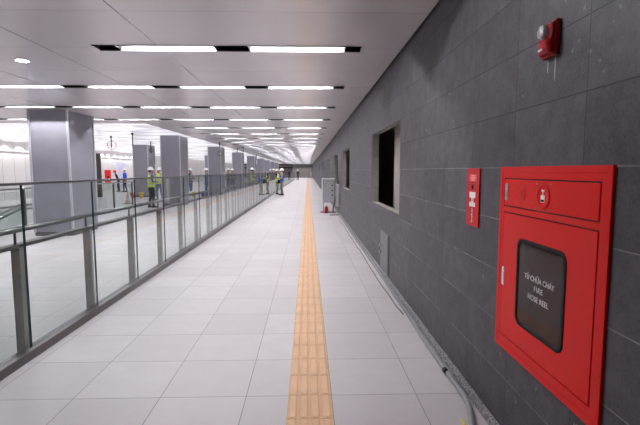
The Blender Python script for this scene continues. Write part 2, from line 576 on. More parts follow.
# ---------------------------------------------------------------- tactile strip
bm = B()
box(bm, -.142, .158, .6, 96, 0.0, .003, 0)
def bar(bm, x, y0, y1, hw, z0, z1, mi):
    c = .012
    lo = [(x - hw, y0 + c), (x - hw + c, y0), (x + hw - c, y0), (x + hw, y0 + c), (x + hw, y1 - c), (x + hw - c, y1), (x - hw + c, y1), (x - hw, y1 - c)]
    vl = [bm.verts.new((a, b, z0)) for a, b in lo]
    vh = [bm.verts.new((x + (a - x) * .72, (y0 + y1) / 2 + (b - (y0 + y1) / 2) * .96, z1)) for a, b in lo]
    for k in range(8):
        f = bm.faces.new((vl[k], vl[(k + 1) % 8], vh[(k + 1) % 8], vh[k])); f.material_index = mi
    f = bm.faces.new(vh); f.material_index = mi
y = 2.992 - .3 * 8
while y < 60:
    for k in range(4):
        bar(bm, -.142 + .0375 + .075 * k, y + .008, y + .292, .027, .003, .0085, 1)
    # groove between tiles
    box(bm, -.142, .158, y - .002, y + .002, .003, .0034, 2)
    y += .3
tag(obj('tactile_paving_strip', bm, [M['tactile'], M['tactile_bar'], mat('orange_joint', (160, 120, 92), .8)]),
    'long orange tactile guide strip of ribbed tiles down the corridor floor', 'tactile paving')

# ---------------------------------------------------------------- ceiling lights
ORD = ['second', 'third', 'fourth', 'fifth', 'sixth', 'seventh', 'eighth', 'ninth', 'tenth']
def light_fixture(y, x0, x1, tubes, label, group, tm):
    t = thing('strip_ceiling_light', label, 'ceiling light', (0, y, ZC), 0, group)
    h, hw, zb = .10, SLOT_HW - .004, .05
    bm = B()
    # housing: open underneath, white by the tubes, black between
    cuts = [x0]
    lit = sorted((c - .57, c + .57) for c in tubes)
    segs = []
    x = x0
    for a, b in lit:
        segs.append((x, a, 1)); segs.append((a, b, 0)); x = b
    segs.append((x, x1, 1))
    def q(*ps, mi):
        f = bm.faces.new([bm.verts.new(p) for p in ps]); f.material_index = mi
    for a, b, mi in segs:
        q((a, -hw, 0.001), (b, -hw, 0.001), (b, -hw, h), (a, -hw, h), mi=mi)
        q((a, hw, 0.001), (a, hw, h), (b, hw, h), (b, hw, 0.001), mi=mi)
        q((a, -hw, h), (b, -hw, h), (b, hw, h), (a, hw, h), mi=mi)
        for sy in (-1, 1):      # flange standing just proud of the ceiling
            box(bm, a, b, min(sy * hw, sy * (hw + .006)), max(sy * hw, sy * (hw + .006)), -.0085, -.0005, 2 if mi == 0 else 1)
    for a, b in lit:  # dividers added to keep tube light out of the black gaps
        for xx in (a, b): q((xx, -hw, 0.001), (xx, hw, 0.001), (xx, hw, h), (xx, -hw, h), mi=1)
    for xx in (x0, x1):
        q((xx, -hw, 0.001), (xx, hw, 0.001), (xx, hw, h), (xx, -hw, h), mi=1)
    obj('housing', bm, [M['housing'], M['black'], M['flange']], t, fix=False)
    for c in tubes:
        bm = B()
        box(bm, c - .56, c + .56, -.010, .010, .044, .062, bev=.004, seg=1)
        obj('lamp_tube', bm, tm, t)
    return t
for i, (y, x0, x1, tubes) in enumerate(SLOTS):
    k = i - 1
    if k < 0: lab, g = 'recessed strip light overhead, above the red hose cabinet and out of the frame', None
    elif k == 0: lab, g = 'nearest recessed strip light in the corridor ceiling, two lit tubes and black ends', None
    elif k <= 9: lab, g = ORD[k - 1] + ' recessed strip light from the camera in the corridor ceiling', None
    else: lab, g = 'thin recessed strip light far down the corridor ceiling, beyond the tenth one', 'far corridor strip lights'
    light_fixture(y, x0, x1, tubes, lab, g, M['tube'])

# small wall washers over the far wall
t0 = None
for k in range(22):
    y = 20.4 + 1.22 * k
    if t0 is None:
        t0 = thing('wall_washer', 'tiny round wall washer in the hall ceiling edge lighting the white far wall', 'spotlight', (-15.66, y, 3.13), 0, 'wall washers over the far wall')
        bm = B(); lathe(bm, [(.07, -.0), (.07, .05)], 14, capb=False); obj('can', bm, M['pale_box'], t0)
        ld_ = bpy.data.lights.new('wash_lamp', 'SPOT'); ld_.energy = WASH; ld_.spot_size = math.radians(116); ld_.spot_blend = .12; ld_.shadow_soft_size = .02
        lo = bpy.data.objects.new('wash_lamp', ld_); COL.objects.link(lo); lo.parent = t0; lo.location = (0, 0, -.004)
    else: dup(t0, (-15.66, y, 3.13))

t = thing('round_downlight', 'round white downlight in the ceiling at the upper left', 'ceiling light', (-3.73, 6.06, ZC))
bm = B(); lathe(bm, [(.075, -.006), (.095, -.008), (.1, 0)], 28, capb=False, capt=False); obj('trim_ring', bm, M['pale_box'], t)
bm = B(); lathe(bm, [(.001, -.006), (.075, -.005)], 28, capb=False, capt=False); obj('diffuser', bm, M['downlight'], t)

# ---------------------------------------------------------------- columns
def column(label, x0, x1, y0, y1, top, group):
    cx, cy = (x0 + x1) / 2, (y0 + y1) / 2
    t = thing('column', label, 'column', (cx, cy, 0), 0, group)
    a, b = (x1 - x0) / 2, (y1 - y0) / 2
    bm = B(); box(bm, -a, a, -b, b, .08, top, bev=.015)
    obj('shaft', bm, M['column'], t)
    bm = B()
    for sx in (-1, 1):
        for sy in (-1, 1):
            box(bm, sx * a - .022 + sx * .004, sx * a + .022 + sx * .004, sy * b - .022 + sy * .004, sy * b + .022 + sy * .004, .08, top - .0)
    obj('corner_strip', bm, M['column_trim'], t, 'pale metal corner strips')
    bm = B(); box(bm, -a - .006, a + .006, -b - .006, b + .006, 0, .1)
    obj('plinth', bm, M['steel_dark'], t)
    return t
names = ['nearest big grey metal-clad column behind the glass railing', 'second grey column of the near row, a worker standing left of it', 'third grey column of the near row from the camera',
         'fourth grey column of the near row from the camera', 'fifth grey column of the near row from the camera', 'sixth grey column of the near row from the camera']
for k in range(9):
    y = 10.9 if k == 0 else 10.65 + 9.3 * k
    lab, g = (names[k], None) if k < 6 else ('distant grey column of the near row, beyond the sixth', 'far columns of the near row')
    column(lab, -6.49 if k else -6.64, -5.665 if k else -5.74, y, y + 1.25, ZC if k == 0 else 3.14, g)
for k, lab in enumerate(['grey column of the back row standing behind the hi-vis worker', None, 'grey column of the back row seen between the second and third near columns', None, None]):
    if lab is None: continue
    y = 27 + 9.3 * k
    column(lab, -10.45, -9.58, y, y + 1.2, 3.14, None)
bm = B(); box(bm, -7.9, -7.3, 97.8, 98.4, 0, 3.1)
tag(obj('column', bm, M['dark_brown']), 'dark brown column at the far end of the hall', 'column')

# ---------------------------------------------------------------- glass railing along the corridor
def railing(label, x, ya, pitch, n, zt, full=True):
    """along Y at x; the posts stand on the far (left) side"""
    t = thing('glass_railing', label, 'railing', (x, ya, 0))
    L = pitch * n
    bm = B(); box(bm, -.055, .05, 0, L, 0, .078, bev=.004)
    obj('base_channel', bm, M['steel_dark'], t)
    for k in range(n):
        bm = B()
        a, b = k * pitch + .006, (k + 1) * pitch - .006
        for f in box(bm, -.007, .007, a, b, .0785, zt - .022):
            c = f.calc_center_median()
            f.material_index = 1 if (abs(c.y - a) < .001 or abs(c.y - b) < .001) else 0
        obj('glass_pane', bm, [M['glass'], M['glass_edge']], t)
    bm = B(); box(bm, -.018, .018, 0, L, zt - .022, zt, bev=.004)
    obj('top_cap', bm, M['steel_dark'], t)
    for k in range(n + 1):
        y = k * pitch + .05
        if y > L: y = L - .05
        bm = B()
        box(bm, -.135, -.06, y - .03, y + .03, 0, .93, bev=.003)
        box(bm, -.16, -.05, y - .07, y + .07, 0, .012)
        p = obj('post', bm, M['post'], t)
        bm = B()
        tube(bm, [(-.11, y, .96), (-.11, y, 1.06)], .011, 8)
        obj('bracket', bm, M['steel_dark'], p)
    bm = B(); box(bm, -.15, -.062, 0, L, .93, .962, bev=.006)
    obj('lower_rail', bm, M['steel_dark'], t)
    bm = B(); tube(bm, [(-.11, 0, 1.08), (-.11, L, 1.08)], .024, 14)
    obj('handrail', bm, M['steel'], t)
    return t
railing('long glass railing with steel posts and handrail along the left of the walkway', -2.37, 3.73 - 1.2 * 2, 1.2, 68, 1.485)

# second railing round the stair void
t = thing('glass_railing', 'low glass railing around the stair opening beyond the nearest column', 'railing', (-7.8, 10.4, 0))
L = 9.6
bm = B()
tube(bm, [(0, 0, 1.1), (0, L, 1.1)], .025, 10); obj('handrail', bm, M['steel'], t)
for k in range(6):
    y = .1 + 1.88 * k
    bm = B(); box(bm, -.025, .025, y - .03, y + .03, 0, 1.08); obj('post', bm, M['steel_dark'], t)
    if k < 5:
        bm = B(); box(bm, -.006, .006, y + .06, y + 1.82, .12, 1.03); obj('glass_pane', bm, M['glass'], t)
bm = B()
for z in (.40, .52): tube(bm, [(-1.0, -.3, z), (-1.0, L - 5.5, z)], .035, 10)
obj('void_rail', bm, M['steel'], t)
bm = B(); tube(bm, [(-.55, .7, .05), (-.2, 2.4, .62)], .05, 10); tube(bm, [(-.75, .7, .05), (-.4, 2.4, .62)], .03, 10)
obj('stair_handrail', bm, M['steel'], t)
bm = B(); prism(bm, [(.75, .02), (2.45, .02), (2.45, .58)], 'X', -.31, -.29); obj('stair_panel', bm, M['pale_box'], t, 'pale triangular side panel')

# ---------------------------------------------------------------- red hose cabinet
t = thing('fire_hose_cabinet', 'big red fire hose cabinet set in the slate wall, with dark window and white lettering', 'fire hose cabinet', (1.12, 2.07, .56))
cab = t
XF, FX = 1.12, -1.12   # part coordinates are written in room space and shifted
def shift(bm, p=None, flush=False):
    if p is None or flush:          # the hose cabinet: nearly flush with the wall
        p = p or (1.12, 2.07, .56)
        for v in bm.verts:
            v.co = Vector((1.1495 - (1.149 - v.co.x) * .35, v.co.y * 1.0196, 1.58 + (v.co.z - 1.58) * 1.0196))
    bmesh.ops.translate(bm, verts=bm.verts[:], vec=(-p[0], -p[1], -p[2])); return bm
fy0, fy1, fz0, fz1 = 1.595, 2.54, .562, 1.60
uy0, uy1, uz0, uz1 = 1.655, 2.488, 1.378, 1.538
ly0, ly1, lz0, lz1 = 1.655, 2.488, .636, 1.350
bm = B()
for a, b, c, d in ((fy0, uy0, fz0, fz1), (uy1, fy1, fz0, fz1), (uy0, uy1, uz1, fz1), (uy0, uy1, lz1, uz0), (uy0, uy1, fz0, lz0)):
    box(bm, 1.122, 1.149, a, b, c, d)
# raised outer lip
for a, b, c, d in ((fy0, fy0 + .028, fz0, fz1), (fy1 - .03, fy1, fz0, fz1), (fy0 + .028, fy1 - .03, fz1 - .03, fz1), (fy0 + .028, fy1 - .03, fz0, fz0 + .03)):
    box(bm, 1.116, 1.123, a, b, c, d, bev=.002)
obj('frame', shift(bm), M['red'], t)
bm = B(); box(bm, 1.142, 1.149, uy0, uy1, lz0, uz1); obj('back_plate', shift(bm), mat('gap_shade_red', (90, 6, 8), .6, var=.02), t, 'back plate coloured dark red as shade in the door gaps')  # dark red stands in for shade inside the narrow door gaps
bm = B(); box(bm, 1.118, 1.139, uy0 + .007, uy1 - .007, uz0 + .007, uz1 - .007, bev=.004)
ud = obj('upper_door', shift(bm), M['red'], t)
# door with a window hole
wy0, wy1, wz0, wz1 = 1.855, 2.300, .766, 1.222
bm = B()
a0, a1, b0, b1 = ly0 + .007, ly1 - .007, lz0 + .007, lz1 - .007
for a, b, c, d in ((a0, wy0, b0, b1), (wy1, a1, b0, b1), (wy0, wy1, wz1, b1), (wy0, wy1, b0, wz0)):
    box(bm, 1.118, 1.139, a, b, c, d)
bmesh.ops.remove_doubles(bm, verts=bm.verts[:], dist=1e-4)
ld = obj('lower_door', shift(bm), M['red'], t)
outer = rounded_rect(wy0 - .004, wy1 + .004, wz0 - .004, wz1 + .004, .05, 8)
inner = rounded_rect(wy0 + .02, wy1 - .02, wz0 + .02, wz1 - .02, .036, 8)
# corner fillets between the square hole and the rounded gasket
bm = B()
loft(bm, [[Vector((1.119, y, z)) for y, z in outer], [Vector((1.112, y * 1.0, z)) for y, z in outer], [Vector((1.110, (y * .6 + yi * .4), (z * .6 + zi * .4))) for (y, z), (yi, zi) in zip(outer, inner)],
          [Vector((1.112, yi, zi)) for yi, zi in inner], [Vector((1.121, yi, zi)) for yi, zi in inner]], cap=False)
obj('window_gasket', shift(bm), M['rubber'], ld)
bm = B()
for sy in (0, 1):
    for sz in (0, 1):
        cy, cz = (wy1 - .046 if sy else wy0 + .046), (wz1 - .046 if sz else wz0 + .046)
        y, z = (wy1 if sy else wy0), (wz1 if sz else wz0)
        poly = [(y, z)]
        a0_ = {(1, 1): 0, (0, 1): PI / 2, (0, 0): PI, (1, 0): 3 * PI / 2}[(sy, sz)]
        for k in range(9):
            a = a0_ + PI / 2 * k / 8
            poly.append((cy + .046 * math.cos(a), cz + .046 * math.sin(a)))
        prism(bm, poly, 'X', 1.118, 1.139)
obj('corner_fillet', shift(bm), M['red'], ld)
bm = B(); prism(bm, rounded_rect(wy0 + .004, wy1 - .004, wz0 + .004, wz1 - .004, .046), 'X', 1.119, 1.130)
pane = obj('window_pane', shift(bm), M['tint_glass'], ld)
def text_mesh(body, size, yc, z, x, parent, m, sp=1.0, align='CENTER', ext=.0006, name='lettering'):
    cu = bpy.data.curves.new(name, 'FONT')
    cu.body = body; cu.size = size; cu.space_character = sp; cu.align_x = align; cu.align_y = 'CENTER'; cu.extrude = ext
    tmp = bpy.data.objects.new(name, cu); COL.objects.link(tmp)
    dg = bpy.context.evaluated_depsgraph_get()
    me = bpy.data.meshes.new_from_object(tmp.evaluated_get(dg))
    bpy.data.objects.remove(tmp); bpy.data.curves.remove(cu)
    R = Matrix(((0, 0, -1), (-1, 0, 0), (0, 1, 0))).to_4x4()
    me.transform(Matrix.Translation((x, yc, z)) @ R)
    me.materials.clear(); me.materials.append(m)
    return me
def text_obj(lines, x, parent, m, off, name='lettering'):
    bm = B()
    for body, size, yc, z, sp in lines:
        me = text_mesh(body, size, yc, z, x, parent, m, sp)
        bm.from_mesh(me); bpy.data.meshes.remove(me)
    bmesh.ops.translate(bm, verts=bm.verts[:], vec=(-off[0], -off[1], -off[2]))
    return obj(name, bm, m, parent, fix=False)
for ln in (('TỦ CHỮA CHÁY', .038, 2.116, 1.032, 1.0), ('FIRE', .040, 2.116, .985, 1.2), ('HOSE REEL', .039, 2.116, .934, 1.05)):
    text_obj([ln], 1.1378, ld, M['white'], (1.12, 2.07, .56))
def recess_handle(yc, z0, z1, parent, name='door_handle'):
    bm = B()
    prism(bm, rounded_rect(yc - .016, yc + .016, z0, z1, .012), 'X', 1.110, 1.118)
    box(bm, 1.104, 1.111, yc - .008, yc + .008, z0 + .012, z1 - .03, bev=.003)
    tube(bm, [(1.111, yc, z1 - .018), (1.104, yc, z1 - .018)], .008, 12)
    obj(name, shift(bm), M['chrome'], parent, 'chrome flush door handle')
recess_handle(2.455, 1.412, 1.508, ud)
recess_handle(2.460, .928, 1.036, ld)
bm = B()
lathe(bm, [(.034, 0), (.034, .004), (.03, .006)], 28, M4=Matrix.Translation((1.118, 2.275, 1.458)) @ Matrix.Rotation(-PI / 2, 4, 'Y'))
for i in range(-3, 4):
    for j in range(-3, 4):
        if i * i + j * j < 9.5:
            lathe(bm, [(.0028, 0), (.0028, .0008)], 6, 1, Matrix.Translation((1.1118, 2.275 + i * .008, 1.458 + j * .008)) @ Matrix.Rotation(-PI / 2, 4, 'Y'))
obj('speaker_grille', shift(bm), [M['red'], M['red_dark']], ud)
bm = B()
T = Matrix.Translation((1.118, 2.07, 1.456)) @ Matrix.Rotation(-PI / 2, 4, 'Y')
lathe(bm, [(.060, 0), (.060, .008), (.055, .011), (.046, .011), (.043, .006), (.001, .006)], 36, M4=T, capt=False)
cp = obj('call_point', shift(bm), M['red'], ud)
bm = B(); box(bm, 1.1095, 1.1122, 2.052, 2.088, 1.428, 1.462, bev=.001); box(bm, 1.108, 1.1095, 2.056, 2.084, 1.4315, 1.4415, 1); obj('call_button', shift(bm), [M['white'], M['black']], cp, 'white call button with a black bar')
bm = B(); prism(bm, [(2.055, 1.488), (2.085, 1.488), (2.07, 1.470)], 'X', 1.1105, 1.1121); box(bm, 1.1105, 1.1121, 2.066, 2.074, 1.464, 1.472); obj('arrow_mark', shift(bm), M['white'], cp, 'small white arrow')
bm = B()
for sy in (-1, 1):
    for sz in (-1, 1):
        lathe(bm, [(.004, 0), (.004, .002)], 8, M4=Matrix.Translation((1.118, 2.07 + sy * .06, 1.456 + sz * .06)) @ Matrix.Rotation(-PI / 2, 4, 'Y'))
obj('screw', shift(bm), M['chrome'], ud)

# ---------------------------------------------------------------- red sign plate with a call point
p0 = (1.12, 3.0, 1.2)
t = thing('call_point_plate', 'narrow upright red plate with white pictograms on the slate wall', 'fire alarm plate', p0)
y0, y1, z0, z1 = 2.862, 3.085, 1.203, 1.595
bm = B(); box(bm, 1.122, 1.149, y0, y1, z0, z1, bev=.004); obj('plate', shift(bm, p0, True), M['red_sign'], t)
bm = B(); box(bm, 1.120, 1.123, y0 + .045, y1 - .045, 1.505, 1.555); obj('sticker', shift(bm, p0, True), M['pink'], t, 'bright red sticker')
bm = B()
for k, wd in enumerate((.07, .09, .06)): box(bm, 1.119, 1.1202, 2.97 - wd / 2, 2.97 + wd / 2, 1.542 - .014 * k, 1.546 - .014 * k)
obj('sticker_print', shift(bm, p0, True), M['white'], t)
bm = B(); lathe(bm, [(.016, 0), (.016, .01), (.01, .014)], 16, M4=Matrix.Translation((1.122, 2.978, 1.468)) @ Matrix.Rotation(-PI / 2, 4, 'Y')); obj('button', shift(bm, p0, True), M['rubber'], t, 'small black button')
bm = B()
box(bm, 1.120, 1.123, 2.925, 3.03, 1.395, 1.435); box(bm, 1.120, 1.123, 2.925, 3.03, 1.335, 1.365); box(bm, 1.120, 1.123, 2.958, 2.995, 1.363, 1.397)
obj('pictogram', shift(bm, p0, True), M['white'], t)
bm = B(); box(bm, 1.119, 1.1203, 2.968, 2.985, 1.372, 1.389); obj('pictogram_flame', shift(bm, p0, True), M['pink'], t)
bm = B()
random.seed(3)
z = 1.322
while z > 1.225:
    h = random.choice((.006, .009, .005))
    box(bm, 1.1205, 1.123, 2.968, 2.968 + random.uniform(.012, .024), z - h, z); z -= h + .004
obj('vertical_print', shift(bm, p0, True), M['white'], t)

# ---------------------------------------------------------------- sounder beacon
p0 = (1.15, 2.1, 2.12)
t = thing('alarm_beacon', 'red fire alarm beacon with clear flasher high on the slate wall', 'alarm', (1.15, 2.1, 2.102))
bm = B(); box(bm, 1.128, 1.149, 2.045, 2.165, 2.125, 2.285, bev=.005); obj('back_box', shift(bm, p0), M['red_dark'], t)
bm = B()
prof = [(1.13, 2.132), (1.102, 2.140), (1.092, 2.19), (1.108, 2.205), (1.108, 2.268), (1.13, 2.28)]
loft(bm, [[Vector((x + dx * (1.13 - x), y, z)) for x, z in prof] for y, dx in ((2.052, .35), (2.066, 0), (2.142, 0), (2.158, .35))], smooth=False)
bmesh.ops.bevel(bm, geom=bm.edges[:], offset=.003, segments=2, affect='EDGES')
obj('sounder_body', shift(bm, p0), M['red_dark'], t)
bm = B(); box(bm, 1.089, 1.096, 2.085, 2.125, 2.152, 2.162); obj('label_plate', shift(bm, p0), M['white'], t)
bm = B()
lathe(bm, [(.034, 0), (.034, .014), (.028, .024), (.014, .030)], 10, M4=Matrix.Translation((1.109, 2.106, 2.238)) @ Matrix.Rotation(-PI / 2, 4, 'Y'))
for f in bm.faces: f.smooth = False
obj('flasher_lens', shift(bm, p0), M['lens'], t, 'clear faceted flasher lens')
bm = B(); box(bm, 1.079, 1.0795 + .004, 2.098, 2.114, 2.23, 2.246, bev=.001); obj('flash_tube', shift(bm, p0), M['chrome'], t)

bm = B()
for yy, za, zb, ww in ((2.14, 2.10, 2.05, .006), (2.078, 2.105, 2.005, .006)):
    poly = [(yy - ww, za), (yy + ww, za), (yy + ww * .8, (za + zb) / 2), (yy + ww * .9, zb), (yy - ww * .3, zb - .01), (yy - ww * .7, (za + zb) / 2)]
    prism(bm, poly, 'X', 1.1485, 1.15)
tag(obj('mortar_drips', bm, M['chalk']), 'pale drips of mortar on the wall below the red beacon', 'stain')
bm = B()
def stroke(pts, r=.0022): tube(bm, [(1.149, a, b) for a, b in pts], r, 6)
stroke([(1.655, .535), (1.66, .50)]); stroke([(1.635, .535), (1.657, .516)]); stroke([(1.655, .518), (1.635, .5)])
stroke([(1.61, .512), (1.607, .508)], .003); stroke([(1.59, .518), (1.582, .505), (1.575, .515), (1.567, .505), (1.56, .515)]); stroke([(1.55, .505), (1.546, .503)], .003)
tag(obj('chalk_mark', bm, M['chalk']), 'white chalk scribble on the wall right of the cabinet bottom corner', 'chalk mark')
bm = B()
stroke([(1.79, .495), (1.796, .462)]); stroke([(1.77, .497), (1.792, .48)]); stroke([(1.79, .482), (1.775, .462)])
tag(obj('chalk_mark', bm, M['chalk']), 'small white chalk letter on the wall under the cabinet edge', 'chalk mark')

# ---------------------------------------------------------------- low access panel
p0 = (1.15, 6.48, .08)
t = thing('access_panel', 'grey metal access hatch low on the slate wall below the first opening', 'access panel', p0)
bm = B()
for a, b, c, d in ((6.16, 6.185, .085, .655), (6.775, 6.80, .085, .655), (6.185, 6.775, .63, .655), (6.185, 6.775, .085, .11)): box(bm, 1.128, 1.149, a, b, c, d)
obj('frame', shift(bm, p0), M['panel_grey'], t)
bm = B(); box(bm, 1.124, 1.140, 6.19, 6.77, .115, .625, bev=.003); d = obj('door', shift(bm, p0), M['panel_grey'], t)
for z in (.44, .34):
    bm = B(); tube(bm, [(1.124, 6.70, z), (1.095, 6.70, z)], .022, 12); box(bm, 1.09, 1.1, 6.69, 6.71, z - .03, z + .015); obj('latch', shift(bm, p0), M['chrome'], d, 'bright metal latch')

# ---------------------------------------------------------------- cable coil on the first sill, conduit, cables
bm = B()
pts = [(1.22 + .03 * math.cos(a * 1.0), 5.68 + .09 * math.cos(a), 1.055 + .045 * (1 + math.sin(a))) for a in [2 * PI * k / 20 for k in range(34)]]
pts = [(x, y, z + .0006 * i) for i, (x, y, z) in enumerate(pts)]
tube(bm, pts, .008, 8)
tag(obj('cable_coil', bm, M['cable']), 'black cable coil lying on the sill of the nearest wall opening', 'cable')

t = thing('conduit_pipe', 'grey conduit pipe lying on the floor along the foot of the slate wall', 'conduit pipe', (1.09, 2.9, 0))
bm = B()
main = [(1.092, 15.4, .02), (1.094, 12.5, .02), (1.09, 10.5, .02), (1.094, 9, .02), (1.09, 7.7, .02), (1.094, 6.6, .02), (1.088, 5.66, .02), (1.082, 4.6, .02), (1.07, 3.8, .02), (1.078, 3.30, .02), (1.084, 2.92, .021), (1.07, 2.80, .021), (1.035, 2.66, .021), (1.0, 2.54, .021), (.93, 2.3, .021)]
tube(bm, main, .019, 12); obj('pipe', shift(bm, (1.09, 2.9, 0)), M['conduit'], t)
bm = B(); tube(bm, [(1.0715, 3.33, .0205), (1.0745, 3.27, .0205)], .0203, 12); obj('joint_tape', shift(bm, (1.09, 2.9, 0)), M['rubber'], t, 'black tape round the joint')
bm = B()
pts = []
random.seed(11)
y = 14.8
while y > 4.6:
    pts.append((1.02 + .014 * math.sin(y * 1.7) + random.uniform(-.012, .012), y, .007)); y -= .28
tube(bm, pts, .007, 8)
tag(obj('loose_cable', bm, mat('grey_cable', (104, 100, 102), .6)), 'thin grey cable wandering on the floor beside the conduit pipe', 'cable')
bm = B(); tube(bm, [(.972, 2.64, .007), (.962, 2.60, .016), (.955, 2.55, .008), (.93, 2.49, .007)], .007, 8)
tag(obj('yellow_wire', bm, M['yellow']), 'short yellow wire on the floor beside the bent conduit pipe', 'wire')
bm = B(); box(bm, .78, 1.10, 15.6, 15.63, 0, .03)
tag(obj('timber_batten', bm, M['wood']), 'thin batten lying on the floor in front of the grey switch box', 'batten')

# ---------------------------------------------------------------- electrical switch box on legs
def switch_box(label, loc, group=None):
    t = thing('electrical_cabinet', label, 'electrical cabinet', loc, 0, group)
    bm = B(); box(bm, -.22, .22, 0, .34, .38, 1.25, bev=.008); b = obj('body', bm, M['grey_box'], t)
    bm = B(); box(bm, -.20, .20, -.018, 0, .41, 1.19, bev=.004); d = obj('door', bm, M['grey_box'], b)
    for z in (1.02, .84, .66):
        bm = B(); tube(bm, [(.14, -.018, z), (.14, -.05, z)], .028, 14); obj('knob', bm, M['rubber'], t, 'black round knob')
    bm = B(); box(bm, -.25, .24, -.05, .37, 1.25, 1.29, bev=.006); obj('rain_hood', bm, M['pale_box'], t, 'pale hood')
    bm = B(); box(bm, -.245, -.221, .0, .34, .40, 1.25, bev=.003); obj('lit_side_plate', bm, M['pale_box'], t, 'side plate coloured pale for the lit left side')  # pale colour stands in for light on the left side of the box
    for sx in (-.18, .18):
        for yy in (.04, .30):
            bm = B(); box(bm, sx - .018, sx + .018, yy - .018, yy + .018, .02, .38); obj('leg', bm, M['grey_box'], t)
    bm = B(); box(bm, -.30, .30, -.06, .42, 0, .02); obj('base_plate', bm, M['steel_dark'], t)
    return t
switch_box('grey electrical cabinet with three black knobs standing by the slate wall', (.78, 16.7, 0))
switch_box('small distant grey cabinet at the far end of the slate wall', (.75, 88, 0))
bm = B(); box(bm, 1.03, 1.149, 15.9, 16.35, .28, 1.08, bev=.006)
t = obj('meter_box', bm, M['grey_box']); tag(t, 'plain narrow grey box on the slate wall right of the electrical cabinet', 'electrical box')
bm = B(); box(bm, 1.022, 1.03, 15.93, 16.32, .32, 1.04); obj('cover', bm, M['panel_grey'], t)
t = thing('fire_extinguisher', 'small red fire extinguisher standing at the foot of the near grey electrical cabinet', 'fire extinguisher', (.68, 16.42, 0))
bm = B(); lathe(bm, [(.05, 0), (.055, .02), (.055, .2), (.045, .23), (.022, .25)], 20); obj('cylinder', bm, M['red_dark'], t)
bm = B(); tube(bm, [(0, 0, .25), (0, 0, .28)], .018, 10); box(bm, -.012, .012, -.06, .05, .28, .29); box(bm, -.012, .012, -.07, .05, .30, .31); box(bm, -.01, .01, .03, .05, .285, .305); obj('valve_handle', bm, M['black'], t)
bm = B(); tube(bm, [(.015, 0, .265), (.055, 0, .245), (.066, 0, .18), (.064, 0, .08)], .009, 8); obj('hose', bm, M['rubber'], t)
bm = B(); tube(bm, [(1.0, 16.25, .02), (1.02, 16.20, .5), (1.05, 16.05, .78)] and [(.92, 16.2, .03), (.97, 15.95, .55), (.985, 15.88, .62)], .022, 8)
tag(obj('timber_stick', bm, M['wood']), 'brown stick leaning beside the grey electrical cabinet', 'stick')

# ---------------------------------------------------------------- far hall bits
p0 = (-16, 36, 0)
t = thing('fire_hose_cabinet', 'small distant red hose cabinet on the white far wall', 'fire hose cabinet', (-15.97, 36, .56))
bm = B(); box(bm, -.028, .02, -.5, .5, 0, 1.1, bev=.006); bmesh.ops.translate(bm, verts=bm.verts[:], vec=(.0, 0, 0)); obj('frame', bm, M['red'], t)
bm = B(); box(bm, .02, .03, -.42, .42, .06, .74); obj('lower_door', bm, M['red'], t)
bm = B(); box(bm, .03, .034, -.2, .2, .2, .6); obj('window_pane', bm, M['tint_glass'], t)
bm = B(); box(bm, .02, .03, -.42, .42, .8, 1.04); obj('upper_door', bm, M['red'], t)
bm = B(); box(bm, -15.999, -15.94, 37.8, 39.4, 0, 2.3)
o = struct('door_1', bm, M['lavender'])
bm = B(); box(bm, -12.6, -12.4, 26.9, 27.1, 0, 2.62)
tag(obj('steel_post', bm, M['dark_brown']), 'slim dark post standing before the white far wall', 'post')

def hanging(label, x, y, top, L, ring, group=None):
    t = thing('hanging_cable', label, 'cable', (x, y, top), 0, group)
    bm = B(); tube(bm, [(0, 0, 0), (0, 0, -L)], .024, 8); tube(bm, [(0, 0, .06), (0, 0, -.02)], .05, 10); obj('drop', bm, M['cable'], t)
    if ring:
        bm = B(); tube(bm, [(.02 + ring * math.cos(a), .03 * math.sin(2 * a), -L * ring_off(ring) + ring * math.sin(a)) for a in [2 * PI * k / 20 for k in range(20)]], .012, 6, closed=True)
        obj('cable_loop', bm, M['cable'], t)
    return t
def ring_off(r): return .75
hanging('cable drop with a round loop hung from the hall ceiling right of the nearest column', -9.1, 21, 3.13, .5, .2)
hanging('straight dark cable drop hung from the hall ceiling before the back row column', -7.5, 19.4, 3.14, .52, 0)
hanging('short dark cable drop hung left of the second column', -8.4, 24.2, 3.14, .62, .1)
hanging('dark cable drop with small loop at the third column', -4.5, 23.0, 3.02, .2, 0)
bm = B(); tube(bm, [(-4.5 + .12 * math.cos(a), 23.0 + .03 * math.sin(a), 2.46 + .12 * math.sin(a)) for a in [2 * PI * k / 18 for k in range(18)]], .012, 6, closed=True)
tube(bm, [(-4.5, 23, 2.82), (-4.47, 23, 2.58)], .006, 6)
tag(obj('cable_loop', bm, M['cable']), 'thin wire loop dangling in front of the third column', 'cable')
hanging('dark cable drop hung from the ceiling edge before the fourth column', -4.55, 29, 3.02, .28, 0)
hanging('dark cable drop hung from the corridor ceiling, rightmost but one', -4.0, 27.8, 3.02, .3, 0)
hanging('dark cable drop hung farthest along the corridor ceiling edge', -4.6, 40.2, 3.02, .45, 0)

